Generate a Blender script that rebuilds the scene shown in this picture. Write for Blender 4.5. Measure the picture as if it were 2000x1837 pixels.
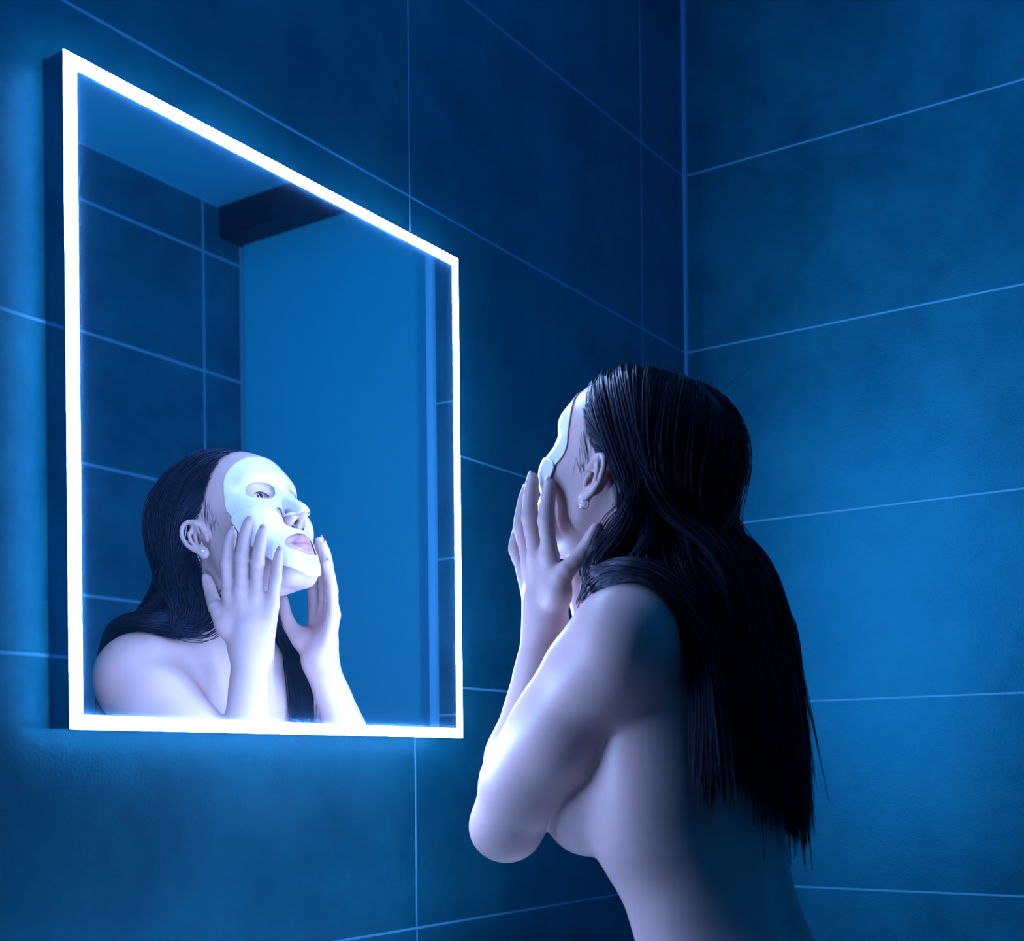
import bpy, bmesh, math, random
import numpy as np
from mathutils import Vector, Matrix

for o in list(bpy.data.objects): bpy.data.objects.remove(o)
scn = bpy.context.scene
COL = scn.collection
random.seed(7)
rng = np.random.default_rng(11)

# ------------------------------------------------------------------ camera
YAW, ROLL, FPX, CYPX = 0.59372, -0.0098, 2588.0, 1503.6
CAM = Vector((-2.0392, -1.0115, 1.0931))
cd = bpy.data.cameras.new('camera'); cam = bpy.data.objects.new('camera', cd); COL.objects.link(cam)
fw = Vector((math.cos(YAW), math.sin(YAW), 0)); rt = Vector((math.sin(YAW), -math.cos(YAW), 0)); up = Vector((0, 0, 1))
c_, s_ = math.cos(ROLL), math.sin(ROLL)
R_, U_ = rt * c_ + up * s_, up * c_ - rt * s_
M = Matrix((R_, U_, -fw)).transposed().to_4x4(); M.translation = CAM
cam.matrix_world = M
cd.sensor_fit = 'HORIZONTAL'; cd.sensor_width = 36.0
cd.lens = FPX / 2000.0 * 36.0
cd.shift_x = 0.0; cd.shift_y = (CYPX - 918.5) / 2000.0
cd.clip_start = 0.02; cd.clip_end = 50
cd.dof.use_dof = True; cd.dof.focus_distance = 1.62; cd.dof.aperture_fstop = 6.3
scn.camera = cam

# ------------------------------------------------------------------ light / view
LED_COL = (0.31, 0.49, 1.0); LED_POWER = 250.0
w = bpy.data.worlds.new('world'); scn.world = w; w.use_nodes = True
w.node_tree.nodes['Background'].inputs[0].default_value = (0.0, 0.01, 0.02, 1)
w.node_tree.nodes['Background'].inputs[1].default_value = 0.2
vs = scn.view_settings
vs.view_transform = 'Standard'; vs.look = 'None'; vs.gamma = 1; vs.use_curve_mapping = False; vs.exposure = 0.12

# ------------------------------------------------------------------ materials
def mat(name, col, rough=0.5, metal=0.0, **kw):
    m = bpy.data.materials.new(name); m.use_nodes = True
    b = m.node_tree.nodes['Principled BSDF']
    b.inputs['Base Color'].default_value = (*col, 1); b.inputs['Roughness'].default_value = rough
    b.inputs['Metallic'].default_value = metal
    for k, v in kw.items(): b.inputs[k.replace('_', ' ')].default_value = v
    return m
def N(m, t, **props):
    n = m.node_tree.nodes.new(t)
    for k, v in props.items(): setattr(n, k, v)
    return n
def noise_colour(m, c1, c2, scale, detail=6, bump=0.0, bscale=200, lo=.35, hi=.65, rough=None):
    nt = m.node_tree; b = nt.nodes['Principled BSDF']
    tc = N(m, 'ShaderNodeTexCoord'); nz = N(m, 'ShaderNodeTexNoise'); rp = N(m, 'ShaderNodeValToRGB')
    geo = N(m, 'ShaderNodeNewGeometry')
    nz.inputs['Scale'].default_value = scale; nz.inputs['Detail'].default_value = detail; nz.inputs['Roughness'].default_value = .65
    nt.links.new(geo.outputs['Position'], nz.inputs['Vector'])
    rp.color_ramp.elements[0].position = lo; rp.color_ramp.elements[1].position = hi
    rp.color_ramp.elements[0].color = (*c1, 1); rp.color_ramp.elements[1].color = (*c2, 1)
    nt.links.new(nz.outputs['Fac'], rp.inputs['Fac']); nt.links.new(rp.outputs['Color'], b.inputs['Base Color'])
    if rough:
        mr = N(m, 'ShaderNodeMapRange'); mr.inputs['To Min'].default_value = rough[0]; mr.inputs['To Max'].default_value = rough[1]
        nt.links.new(nz.outputs['Fac'], mr.inputs['Value']); nt.links.new(mr.outputs['Result'], b.inputs['Roughness'])
    if bump:
        n2 = N(m, 'ShaderNodeTexNoise'); n2.inputs['Scale'].default_value = bscale; n2.inputs['Detail'].default_value = 4
        bp = N(m, 'ShaderNodeBump'); bp.inputs['Strength'].default_value = bump; bp.inputs['Distance'].default_value = .002
        nt.links.new(geo.outputs['Position'], n2.inputs['Vector']); nt.links.new(n2.outputs['Fac'], bp.inputs['Height'])
        nt.links.new(bp.outputs['Normal'], b.inputs['Normal'])

M_TILE = mat('slate_tile', (.03, .10, .16), .5, Specular_IOR_Level=1.0, IOR=1.62, Specular_Tint=(.03, .62, 1, 1)); noise_colour(M_TILE, (.002, .102, .155), (.010, .185, .255), 8.0, 9, .22, 420, rough=(.40, .54))
M_GROUT = mat('grout', (.09, .55, .80), .8)
M_SEAL = mat('corner_sealant', (.10, .52, .85), .5)
M_TRIM = mat('satin_trim', (.12, .62, .95), .4, .0)
M_FLOOR = mat('floor_tile', (.04, .11, .16), .4); noise_colour(M_FLOOR, (.03, .10, .15), (.06, .14, .2), 6, 8, .1, 300)
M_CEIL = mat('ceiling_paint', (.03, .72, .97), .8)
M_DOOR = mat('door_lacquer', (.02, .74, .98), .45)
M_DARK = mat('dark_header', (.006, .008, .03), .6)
M_SIDE = mat('polished_side', (.30, .42, .60), .12, 1.0)
M_EDGE = mat('mirror_rim', (.06, .12, .25), .3, .8)

# mirror: silvered glass with blue diffuse mixed in to imitate bloom beside the strip
M_MIR = bpy.data.materials.new('silvered_glass'); M_MIR.use_nodes = True
nt = M_MIR.node_tree; nt.nodes.clear()
out = nt.nodes.new('ShaderNodeOutputMaterial'); mx = nt.nodes.new('ShaderNodeMixShader')
gl = nt.nodes.new('ShaderNodeBsdfGlossy'); gl.inputs['Color'].default_value = (.90, .95, .97, 1); gl.inputs['Roughness'].default_value = 0.0
df = nt.nodes.new('ShaderNodeBsdfDiffuse'); df.inputs['Color'].default_value = (.20, .55, .9, 1)
mx.inputs['Fac'].default_value = .07
nt.links.new(gl.outputs[0], mx.inputs[1]); nt.links.new(df.outputs[0], mx.inputs[2]); nt.links.new(mx.outputs[0], out.inputs[0])

M_LED = bpy.data.materials.new('led_diffuser'); M_LED.use_nodes = True
nt = M_LED.node_tree; nt.nodes.clear()
out = nt.nodes.new('ShaderNodeOutputMaterial'); em = nt.nodes.new('ShaderNodeEmission')
em.inputs['Color'].default_value = (*LED_COL, 1); em.inputs['Strength'].default_value = LED_POWER
nt.links.new(em.outputs[0], out.inputs[0])

# ------------------------------------------------------------------ helpers
def link(name, me, m=None, parent=None, smooth=False):
    o = bpy.data.objects.new(name, me); COL.objects.link(o)
    if m is not None:
        if not me.materials: me.materials.append(m)
    if parent is not None: o.parent = parent
    if smooth: me.polygons.foreach_set('use_smooth', np.ones(len(me.polygons), bool))
    return o
def tag(o, label=None, cat=None, group=None, kind=None):
    if label: o['label'] = label
    if cat: o['category'] = cat
    if group: o['group'] = group
    if kind: o['kind'] = kind
    return o
def empty(name, loc=(0, 0, 0)):
    o = bpy.data.objects.new(name, None); COL.objects.link(o); o.location = loc; o.empty_display_size = .05; return o
def bm_mesh(name, bm):
    me = bpy.data.meshes.new(name); bm.normal_update(); bm.to_mesh(me); bm.free(); return me
def box_bm(bm, lo, hi):
    vs_ = [bm.verts.new((x, y, z)) for x in (lo[0], hi[0]) for y in (lo[1], hi[1]) for z in (lo[2], hi[2])]
    for f in ((0, 1, 3, 2), (4, 6, 7, 5), (0, 4, 5, 1), (2, 3, 7, 6), (0, 2, 6, 4), (1, 5, 7, 3)):
        bm.faces.new([vs_[i] for i in f])
def box(name, lo, hi, m, parent=None, bevel=0.0):
    bm = bmesh.new(); box_bm(bm, lo, hi)
    if bevel: bmesh.ops.bevel(bm, geom=bm.edges[:], offset=bevel, segments=2, affect='EDGES', profile=.5)
    return link(name, bm_mesh(name, bm), m, parent)
def np_mesh(name, V, F):
    me = bpy.data.meshes.new(name)
    V = np.asarray(V, np.float32); F = np.asarray(F, np.int32); n = F.shape[1]
    me.vertices.add(len(V)); me.vertices.foreach_set('co', V.ravel())
    me.loops.add(F.size); me.loops.foreach_set('vertex_index', F.ravel())
    me.polygons.add(len(F)); me.polygons.foreach_set('loop_start', np.arange(0, F.size, n, dtype=np.int32))
    me.polygons.foreach_set('loop_total', np.full(len(F), n, np.int32))
    me.update(calc_edges=True); me.validate(); return me

# ------------------------------------------------------------------ room
CEIL = 2.53; OPP = -1.537; XB = -3.15; XD = .413; ROW = .30; TW = .60; G = .003; PROUD = .0006
tile_cache = {}
def tile_mesh(wd, ht):
    key = (round(wd, 4), round(ht, 4))
    if key not in tile_cache:
        bm = bmesh.new(); a, b = wd / 2, ht / 2; c = .0004
        r0 = [bm.verts.new(v) for v in ((-a, -b, 0), (a, -b, 0), (a, b, 0), (-a, b, 0))]
        r1 = [bm.verts.new(v) for v in ((-a, -b, PROUD - c), (a, -b, PROUD - c), (a, b, PROUD - c), (-a, b, PROUD - c))]
        r2 = [bm.verts.new(v) for v in ((-a + c, -b + c, PROUD), (a - c, -b + c, PROUD), (a - c, b - c, PROUD), (-a + c, b - c, PROUD))]
        for ra, rb in ((r0, r1), (r1, r2)):
            for i in range(4): bm.faces.new((ra[i], ra[(i + 1) % 4], rb[(i + 1) % 4], rb[i]))
        bm.faces.new(r2); bm.faces.new(r0[::-1])
        me = bm_mesh('tile', bm); me.materials.append(M_TILE); tile_cache[key] = me
    return tile_cache[key]
def tiles(parent, org, udir, ndir, u_edges, z_edges, g=G):
    """tiles between joints; udir along the wall, ndir into the room"""
    u = Vector(udir); n = Vector(ndir); z = Vector((0, 0, 1))
    vdir = n.cross(u)
    for i in range(len(u_edges) - 1):
        for j in range(len(z_edges) - 1):
            u0, u1, z0, z1 = u_edges[i] + g / 2, u_edges[i + 1] - g / 2, z_edges[j] + g / 2, z_edges[j + 1] - g / 2
            if u1 - u0 < .01 or z1 - z0 < .01: continue
            o = bpy.data.objects.new('tile', tile_mesh(u1 - u0, z1 - z0)); COL.objects.link(o)
            mm = Matrix((u, vdir, n)).transposed().to_4x4()
            mm.translation = Vector(org) + u * ((u0 + u1) / 2) + z * ((z0 + z1) / 2)
            o.matrix_world = mm; o.parent = parent
ZE = [0.0] + [ROW * k for k in range(1, 9)] + [CEIL]
wl = tag(box('wall_left', (XB, 0, 0), (XD + .1, .1, CEIL), M_GROUT), 'dark slate tiled wall carrying the lit mirror', 'wall', kind='structure')
ue = [XB - 0.0] + [x for x in [-.1537 - TW * k for k in range(5, -1, -1)] if x > XB + .01] + [-.0045]
tiles(wl, (0, 0, 0), (1, 0, 0), (0, -1, 0), ue, ZE)
wr = tag(box('wall_right', (0, -.605, 0), (XD, 0, CEIL), M_GROUT), 'dark slate tiled wall meeting the mirror wall in the corner', 'wall', kind='structure')
tiles(wr, (0, 0, 0), (0, -1, 0), (-1, 0, 0), [.0045, .596], ZE)
wo = tag(box('wall_back', (XB, OPP - .1, 0), (XD + .1, OPP, CEIL), M_GROUT), 'slate tiled wall seen only in the mirror', 'wall', kind='structure')
ux = [XB] + [x for x in [.286 - TW * k for k in range(6, -1, -1)] if x > XB + .01] + [XD]
tiles(wo, (0, OPP, 0), (1, 0, 0), (0, 1, 0), ux, ZE, .006)
ws = tag(box('wall_front', (XB - .1, OPP - .1, 0), (XB, .1, CEIL), M_GROUT), 'slate tiled wall behind the viewer', 'wall', kind='structure')
tiles(ws, (XB, 0, 0), (0, 1, 0), (1, 0, 0), [OPP, -1.2, -.6, 0], ZE)
fl = tag(box('floor', (XB - .1, OPP - .1, -.1), (XD + .1, .1, 0), M_FLOOR), 'dark tiled bathroom floor', 'floor', kind='structure')
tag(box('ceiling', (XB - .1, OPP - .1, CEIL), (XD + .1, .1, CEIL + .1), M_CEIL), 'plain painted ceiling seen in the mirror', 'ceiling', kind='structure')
tag(box('trim_1', (-.0055, -.0055, 0), (0, 0, CEIL), M_SEAL), 'pale sealant bead down the tiled corner', 'trim', kind='structure')
tag(box('trim_2', (-.006, -.612, 0), (0, -.596, CEIL), M_TRIM), 'satin edge strip closing the tiled wall', 'trim', kind='structure')
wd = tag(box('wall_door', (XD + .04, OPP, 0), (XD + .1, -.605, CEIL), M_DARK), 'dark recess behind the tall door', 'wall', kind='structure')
dr = empty('door_1', (XD, (OPP - .605) / 2, 0)); tag(dr, 'tall plain lacquered door seen in the mirror', 'door', kind='structure')
def pbox(name, lo, hi, m, parent, bevel=0.0):
    L_ = Vector(parent.location); return box(name, Vector(lo) - L_, Vector(hi) - L_, m, parent, bevel)
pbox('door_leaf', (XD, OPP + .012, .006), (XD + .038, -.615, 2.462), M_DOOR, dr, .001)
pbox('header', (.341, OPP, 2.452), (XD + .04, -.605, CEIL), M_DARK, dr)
tag(wd, kind='structure')

# ------------------------------------------------------------------ mirror
MX0, MX1, MZ0, MZ1, MD = -1.2845, -.695, 1.134, 1.7355, -.0300
mr = empty('led_mirror', ((MX0 + MX1) / 2, 0, MZ0)); tag(mr, 'square wall mirror with a glowing light strip around its edge', 'mirror')
def ring(name, x0, x1, z0, z1, wdt, y0, y1, m, parent, ch=0.0):
    """mitred rectangular frame between y0 (wall side) and y1 (room side)"""
    L_ = parent.location; bm = bmesh.new()
    def loop(dx, y): return [bm.verts.new((x - L_.x, y - L_.y, z - L_.z)) for x, z in ((x0 + dx, z0 + dx), (x1 - dx, z0 + dx), (x1 - dx, z1 - dx), (x0 + dx, z1 - dx))]
    loops = [loop(0, y0), loop(0, y1)] + ([loop(wdt - .0024, y1), loop(wdt - .0020, y1 - ch)] if ch else []) + [loop(wdt, y1 - ch), loop(wdt, y0)]
    for a in range(len(loops)):
        A, B = loops[a], loops[(a + 1) % len(loops)]
        for i in range(4): bm.faces.new((A[i], A[(i + 1) % 4], B[(i + 1) % 4], B[i]))
    bmesh.ops.recalc_face_normals(bm, faces=bm.faces[:])
    return link(name, bm_mesh(name, bm), m, parent)
pbox('housing', (MX0 + .0002, MD + .0001, MZ0 + .0002), (MX1 - .0002, -PROUD - .0002, MZ1 - .0002), M_SIDE, mr)
pbox('mirror_glass', (MX0 + .012, MD - .0006, MZ0 + .012), (MX1 - .012, MD + .0030, MZ1 - .012), M_MIR, mr)
ring('light_strip', MX0, MX1, MZ0, MZ1, .0115, MD - .0001, MD - .0002, M_LED, mr, .0018)
ring('inner_rim', MX0 + .0116, MX1 - .0116, MZ0 + .0116, MZ1 - .0116, .0006, MD + .001, MD - .0008, M_EDGE, mr)

# ------------------------------------------------------------------ washbasin below the mirror, added unseen to bounce light up the wall
M_CER = mat('white_ceramic', (.78, .78, .76), .15)
wb = empty('bounce_basin', (-.99, -.17, .70)); tag(wb, 'white ceramic wall-hung washbasin below the mirror, added out of view to bounce light', 'bounce_basin')
def basin():
    bm = bmesh.new(); n = 48; rings = []
    def rr(a, hx, hy, p): # rounded rectangle
        c, s = math.cos(a), math.sin(a); k = (abs(c) ** p + abs(s) ** p) ** (-1 / p); return hx * c * k, hy * s * k
    prof = [(.22, .10, 0.0, 5), (.31, .150, .05, 6), (.325, .163, .13, 8), (.325, .163, .140, 8), (.318, .157, .144, 8), (.270, .112, .144, 6), (.262, .104, .138, 5), (.235, .085, .070, 4), (.12, .05, .035, 2.5), (.02, .02, .032, 2)]
    for hx, hy, z, p in prof:
        rings.append([bm.verts.new((*rr(2 * math.pi * i / n, hx, hy, p), z)) for i in range(n)])
    for A, B in zip(rings, rings[1:]):
        for i in range(n): bm.faces.new((A[i], A[(i + 1) % n], B[(i + 1) % n], B[i]))
    bm.faces.new(rings[0][::-1]); bm.faces.new(rings[-1])
    return bm_mesh('bowl', bm)
link('bowl', basin(), M_CER, wb, smooth=False)
M_CHR = mat('chrome', (.75, .78, .82), .1, 1.0)
def bar_part(name, pts, r, parent, n=14):
    bm = bmesh.new(); rings = []; P_ = [Vector(p) for p in pts]
    for i, p in enumerate(P_):
        t = (P_[min(i + 1, len(P_) - 1)] - P_[max(i - 1, 0)]).normalized(); q = t.to_track_quat('Z', 'Y')
        rings.append([bm.verts.new(p + q @ Vector((r * math.cos(2 * math.pi * k / n), r * math.sin(2 * math.pi * k / n), 0))) for k in range(n)])
    for A, B in zip(rings, rings[1:]):
        for k in range(n): bm.faces.new((A[k], A[(k + 1) % n], B[(k + 1) % n], B[k]))
    bm.faces.new(rings[0][::-1]); bm.faces.new(rings[-1]); bmesh.ops.recalc_face_normals(bm, faces=bm.faces[:])
    return link(name, bm_mesh(name, bm), M_CHR, parent, smooth=True)
bar_part('tap', [(0, .135, .142), (0, .135, .165), (0, .128, .180), (0, .110, .186), (0, .060, .182), (0, .045, .176)], .010, wb)
bar_part('drain', [(0, 0, .031), (0, 0, .035)], .019, wb)

# ------------------------------------------------------------------ person: signed distance modelling
A3 = lambda *v: np.array(v, np.float64)
def ell(P, c, r, R=None):
    q = P - np.asarray(c)
    if R is not None: q = q @ R
    r = np.asarray(r, float); a = q / r
    k0 = np.sqrt((a * a).sum(1)) + 1e-9; b = a / r; k1 = np.sqrt((b * b).sum(1)) + 1e-9
    return k0 * (k0 - 1) / k1
def cap(P, a, b, ra, rb):
    a = np.asarray(a, float); b = np.asarray(b, float); ab = b - a
    t = np.clip(((P - a) @ ab) / (ab @ ab), 0, 1)
    return np.sqrt(((P - a - t[:, None] * ab) ** 2).sum(1)) - (ra + (rb - ra) * t)
def smin(a, b, k):
    h = np.clip(k - np.abs(a - b), 0, None) / k
    return np.minimum(a, b) - h * h * k * .25
def smax(a, b, k): return -smin(-a, -b, k)
def chain(P, pts, rs, k=0.004):
    d = None
    for i in range(len(pts) - 1):
        e = cap(P, pts[i], pts[i + 1], rs[i], rs[i + 1])
        d = e if d is None else smin(d, e, k)
    return d
def catmull(pts, rs, n=4):
    """densify a joint chain so bends are rounded"""
    pts = [np.asarray(p, float) for p in pts]; P_, R__ = [], []
    ext = [2 * pts[0] - pts[1]] + pts + [2 * pts[-1] - pts[-2]]
    for i in range(len(pts) - 1):
        p0, p1, p2, p3 = ext[i:i + 4]
        for j in range(n):
            t = j / n
            P_.append(.5 * ((2 * p1) + (-p0 + p2) * t + (2 * p0 - 5 * p1 + 4 * p2 - p3) * t * t + (-p0 + 3 * p1 - 3 * p2 + p3) * t ** 3))
            R__.append(rs[i] * (1 - t) + rs[i + 1] * t)
    P_.append(pts[-1]); R__.append(rs[-1]); return P_, R__
def boxed(P, lo, hi, fn, far=.2):
    m = np.all((P > lo) & (P < hi), axis=1)
    d = np.full(len(P), far)
    if m.any(): d[m] = fn(P[m])
    return d

# head frame: origin between the ear canals, x to her right, y forward, z up
def rotm(a, b, c):
    ca, sa, cb, sb, cc, sc = math.cos(a), math.sin(a), math.cos(b), math.sin(b), math.cos(c), math.sin(c)
    Rx = np.array([[1, 0, 0], [0, ca, -sa], [0, sa, ca]]); Rz = np.array([[cb, -sb, 0], [sb, cb, 0], [0, 0, 1]]); Ry = np.array([[cc, 0, sc], [0, 1, 0], [-sc, 0, cc]])
    return Rz @ Rx @ Ry
HO = A3(-.790, -.322, 1.398); HR = rotm(.41, -.075, .0); HS = 1.0
def to_head(P): return ((P - HO) @ HR) / HS
def from_head(L): return HO + (np.asarray(L) * HS) @ HR.T

EAR_X = .0700
ES = .80
def ear_pt(y, z, dx=0.0): return (EAR_X + ((.006 - y) * .42 + dx) * ES, y * ES - .002, z * ES - .003)
def ear_sdf(Q):
    Q = Q.copy(); Q[:, 0] = np.abs(Q[:, 0]); Q = A3(EAR_X, -.002, -.003) + (Q - A3(EAR_X, -.002, -.003)) / ES
    ear_pt = lambda y, z, dx=0.0: (EAR_X + (.006 - y) * .42 + dx, y - .002, z - .003)
    hx = [(.004, .002), (.004, .014), (-.002, .025), (-.012, .030), (-.021, .026), (-.026, .014), (-.025, .000), (-.020, -.012), (-.012, -.022), (-.006, -.030)]
    hp, hr = catmull([ear_pt(y, z, .002 if i > 1 else -.002) for i, (y, z) in enumerate(hx)], [.003, .0032, .0034, .0036, .0036, .0034, .0032, .0032, .0038, .0045], 2)
    d = chain(Q, hp, hr, .002)
    th = math.atan(.42)
    plate = ell(Q, ear_pt(-.010, .003, -.003), (.0030, .0165, .027), np.array([[math.cos(th), math.sin(th), 0], [-math.sin(th), math.cos(th), 0], [0, 0, 1]]))
    d = smin(d, plate, .004)
    d = smin(d, ell(Q, ear_pt(-.003, -.029, .001), (.0045, .0085, .0095)), .006)
    ah = [ear_pt(-.008, .019, .001), ear_pt(-.015, .011, .002), ear_pt(-.0165, .0, .002), ear_pt(-.0125, -.011, .001), ear_pt(-.005, -.017, .001)]
    d = smin(d, chain(Q, ah, [.0026, .003, .003, .003, .0028], .002), .003)
    d = smax(d, -ell(Q, ear_pt(-.004, -.003, .003), (.009, .0075, .010)), .003)
    d = smin(d, cap(Q, ear_pt(.007, -.001, -.002), ear_pt(.006, -.010, -.001), .0038, .0036), .003)
    return d * ES
def face_sdf(Q):
    """head in its own frame, without the ears"""
    S = Q.copy(); S[:, 0] = np.abs(S[:, 0])                     # symmetric copy
    d = ell(Q, (0, -.014, .046), (.0735, .093, .078))
    d = smin(d, ell(Q, (0, .026, -.008), (.0605, .060, .084)), .030)
    d = smin(d, ell(Q, (0, .030, .050), (.060, .054, .048)), .025)                       # forehead
    d = smin(d, cap(S, (.0485, .008, -.044), (.017, .066, -.083), .0125, .0150), .032)    # jaw
    d = smin(d, ell(Q, (0, .073, -.083), (.019, .0165, .0155)), .018)                    # chin
    d = smin(d, ell(S, (.037, .050, -.012), (.027, .030, .026)), .022)                   # cheekbones
    d = smin(d, cap(S, (.008, .079, .040), (.036, .068, .041), .0085, .0085), .018)      # brow
    d = smin(d, ell(Q, (0, .070, -.054), (.031, .022, .026)), .020)                      # muzzle
    d = smax(d, -ell(S, (.032, .093, .0225), (.019, .0155, .0115)), .014)                # eye sockets
    d = smin(d, ell(S, (.0315, .0655, .0215), (.0150, .0140, .0128)), .007)              # lids over the eyeball
    nz, nr = catmull([(0, .082, .030), (0, .0885, .014), (0, .0985, -.004), (0, .1060, -.0165)], [.0060, .0062, .0070, .0084], 3)
    d = smin(d, chain(Q, nz, nr, .004), .011)                                            # nose
    d = smin(d, ell(S, (.0115, .0935, -.0215), (.0068, .0085, .0068)), .006)             # alae
    d = smax(d, -ell(S, (.0062, .0985, -.0285), (.0036, .0055, .0048)), .002)            # nostrils
    d = smin(d, cap(Q, (0, .1040, -.0225), (0, .0935, -.0300), .0030, .0035), .003)      # columella
    ul, ulr = catmull([(-.0235, .0805, -.0545), (-.012, .0905, -.0510), (-.004, .0945, -.0488), (0, .0940, -.0496), (.004, .0945, -.0488), (.012, .0905, -.0510), (.0235, .0805, -.0545)], [.0018, .0036, .0044, .0042, .0044, .0036, .0018], 2)
    ll, llr = catmull([(-.0225, .0805, -.0558), (-.011, .0895, -.0588), (0, .0930, -.0602), (.011, .0895, -.0588), (.0225, .0805, -.0558)], [.0018, .0045, .0054, .0045, .0018], 3)
    lips = np.minimum(chain(Q, ul, ulr, .002), chain(Q, ll, llr, .002))
    d = smin(d, lips, .004)
    sl, slr = catmull([(-.0225, .0845, -.0552), (-.010, .0965, -.0543), (0, .0995, -.0546), (.010, .0965, -.0543), (.0225, .0845, -.0552)], [.0006, .0011, .0011, .0011, .0006], 2)
    d = smax(d, -chain(Q, sl, slr, .001), .0016)                                         # line between the lips
    d = smax(d, -ell(Q, (0, .1010, -.0745), (.018, .010, .0060)), .012)                  # fold above the chin
    d = smax(d, -ell(S, (.0315, .0810, .0190), (.0145, .0092, .0040)), .0020)            # half closed lid slit
    return d
def head_sdf_world(P):
    def f(p):
        Q = to_head(p); d = face_sdf(Q)
        return smin(d, boxed(Q, A3(-.13, -.06, -.07), A3(.13, .05, .06), ear_sdf, .1), .006) * HS
    return boxed(P, HO - .17, HO + .17, f)

# arms and hands (joint positions in metres)
SL, EL, WL = A3(-.911, -.382, 1.216), A3(-.884, -.226, 1.037), A3(-.845, -.250, 1.243)
SR, ER, WR = A3(-.652, -.400, 1.214), A3(-.640, -.215, 1.034), A3(-.718, -.248, 1.238)
HAND_L = dict(wrist=WL,
    mcp=[A3(-.8620, -.2680, 1.3160), A3(-.8590, -.2500, 1.3190), A3(-.8485, -.2345, 1.3140), A3(-.8360, -.2205, 1.3040)],
    fingers=[
        [A3(-.8665, -.2665, 1.3540), A3(-.8635, -.2670, 1.3770), A3(-.8585, -.2660, 1.3935)],
        [A3(-.8630, -.2440, 1.3600), A3(-.8590, -.2430, 1.3860), A3(-.8540, -.2420, 1.4035)],
        [A3(-.8535, -.2270, 1.3530), A3(-.8490, -.2270, 1.3770), A3(-.8440, -.2275, 1.3935)],
        [A3(-.8400, -.2100, 1.3330), A3(-.8360, -.2105, 1.3520), A3(-.8310, -.2120, 1.3665)]],
    thumb=[A3(-.8520, -.2660, 1.2640), A3(-.8650, -.2830, 1.2930), A3(-.8580, -.3030, 1.3160), A3(-.8515, -.3170, 1.3400)])
HAND_R = dict(wrist=WR,
    mcp=[A3(-.7060, -.2660, 1.3110), A3(-.7080, -.2460, 1.3140), A3(-.7160, -.2290, 1.3090), A3(-.7270, -.2160, 1.2990)],
    fingers=[
        [A3(-.7080, -.2690, 1.3490), A3(-.7120, -.2690, 1.3720), A3(-.7165, -.2680, 1.3890)],
        [A3(-.7110, -.2465, 1.3560), A3(-.7165, -.2450, 1.3820), A3(-.7220, -.2435, 1.3990)],
        [A3(-.7195, -.2300, 1.3500), A3(-.7250, -.2290, 1.3740), A3(-.7310, -.2290, 1.3900)],
        [A3(-.7310, -.2140, 1.3300), A3(-.7360, -.2130, 1.3500), A3(-.7415, -.2140, 1.3640)]],
    thumb=[A3(-.7200, -.2580, 1.2600), A3(-.7330, -.2780, 1.2790), A3(-.7400, -.2880, 1.3010), A3(-.7420, -.2920, 1.3240)])
FR = [(.0086, .0080, .0072, .0062), (.0088, .0082, .0074, .0063), (.0085, .0078, .0070, .0060), (.0073, .0067, .0060, .0052)]
def back_dir(H):                                    # direction the back of the hand faces
    a = H['mcp'][3] - H['mcp'][0]; b = H['mcp'][1] - H['wrist']; n = np.cross(a, b); n /= np.linalg.norm(n)
    return n if n @ (H['mcp'][1] - HO) > 0 else -n
def nail_sdf(P, H, i, n):
    ch = H['thumb'] if i == 4 else H['fingers'][i]; tip = ch[-1]; d = tip - ch[-2]; d /= np.linalg.norm(d)
    r = FR[i][3] if i < 4 else .0058
    nn = n if i < 4 else n * .5 + A3(0, -.8, 0); nn = nn - d * (nn @ d); nn /= np.linalg.norm(nn); s = np.cross(d, nn)
    return ell(P, tip + nn * r * .66 + d * .0022, (r * .74, .0062, .0016 if i < 4 else .0014), np.stack([s, d, nn], 1))
def hand_sdf(P, H):
    W = H['wrist']; fs = None; palm = None
    mc = (H['mcp'][1] + H['mcp'][2]) / 2
    for i in range(4):
        m = H['mcp'][i]; base = W + (m - mc) * .55 + (mc - W) * .10
        e = cap(P, base, m, .0130, .0094)
        palm = e if palm is None else smin(palm, e, .013)
        pts, rs = catmull([m] + H['fingers'][i], FR[i], 3)
        f = chain(P, pts, rs, .003)
        f = smin(f, ell(P, H['fingers'][i][0], (FR[i][1] * 1.06,) * 3), .004)             # knuckle
        fs = f if fs is None else smin(fs, f, .0016)
    nb = back_dir(H)
    for i in range(5):
        f = nail_sdf(P, H, i, nb); fs = np.minimum(fs, f)
    palm = smin(palm, cap(P, W, W + (mc - W) * .35, .0175, .0170), .016)
    d = smin(palm, fs, .0060)
    pts, rs = catmull(H['thumb'], [.0120, .0098, .0080, .0058], 3)
    th = chain(P, pts, rs, .004)
    d = smin(d, th, .010)
    d = smin(d, ell(P, (H['thumb'][0] + H['thumb'][1]) / 2, (.0140, .0140, .0150)), .012)    # ball of the thumb
    return d
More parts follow.
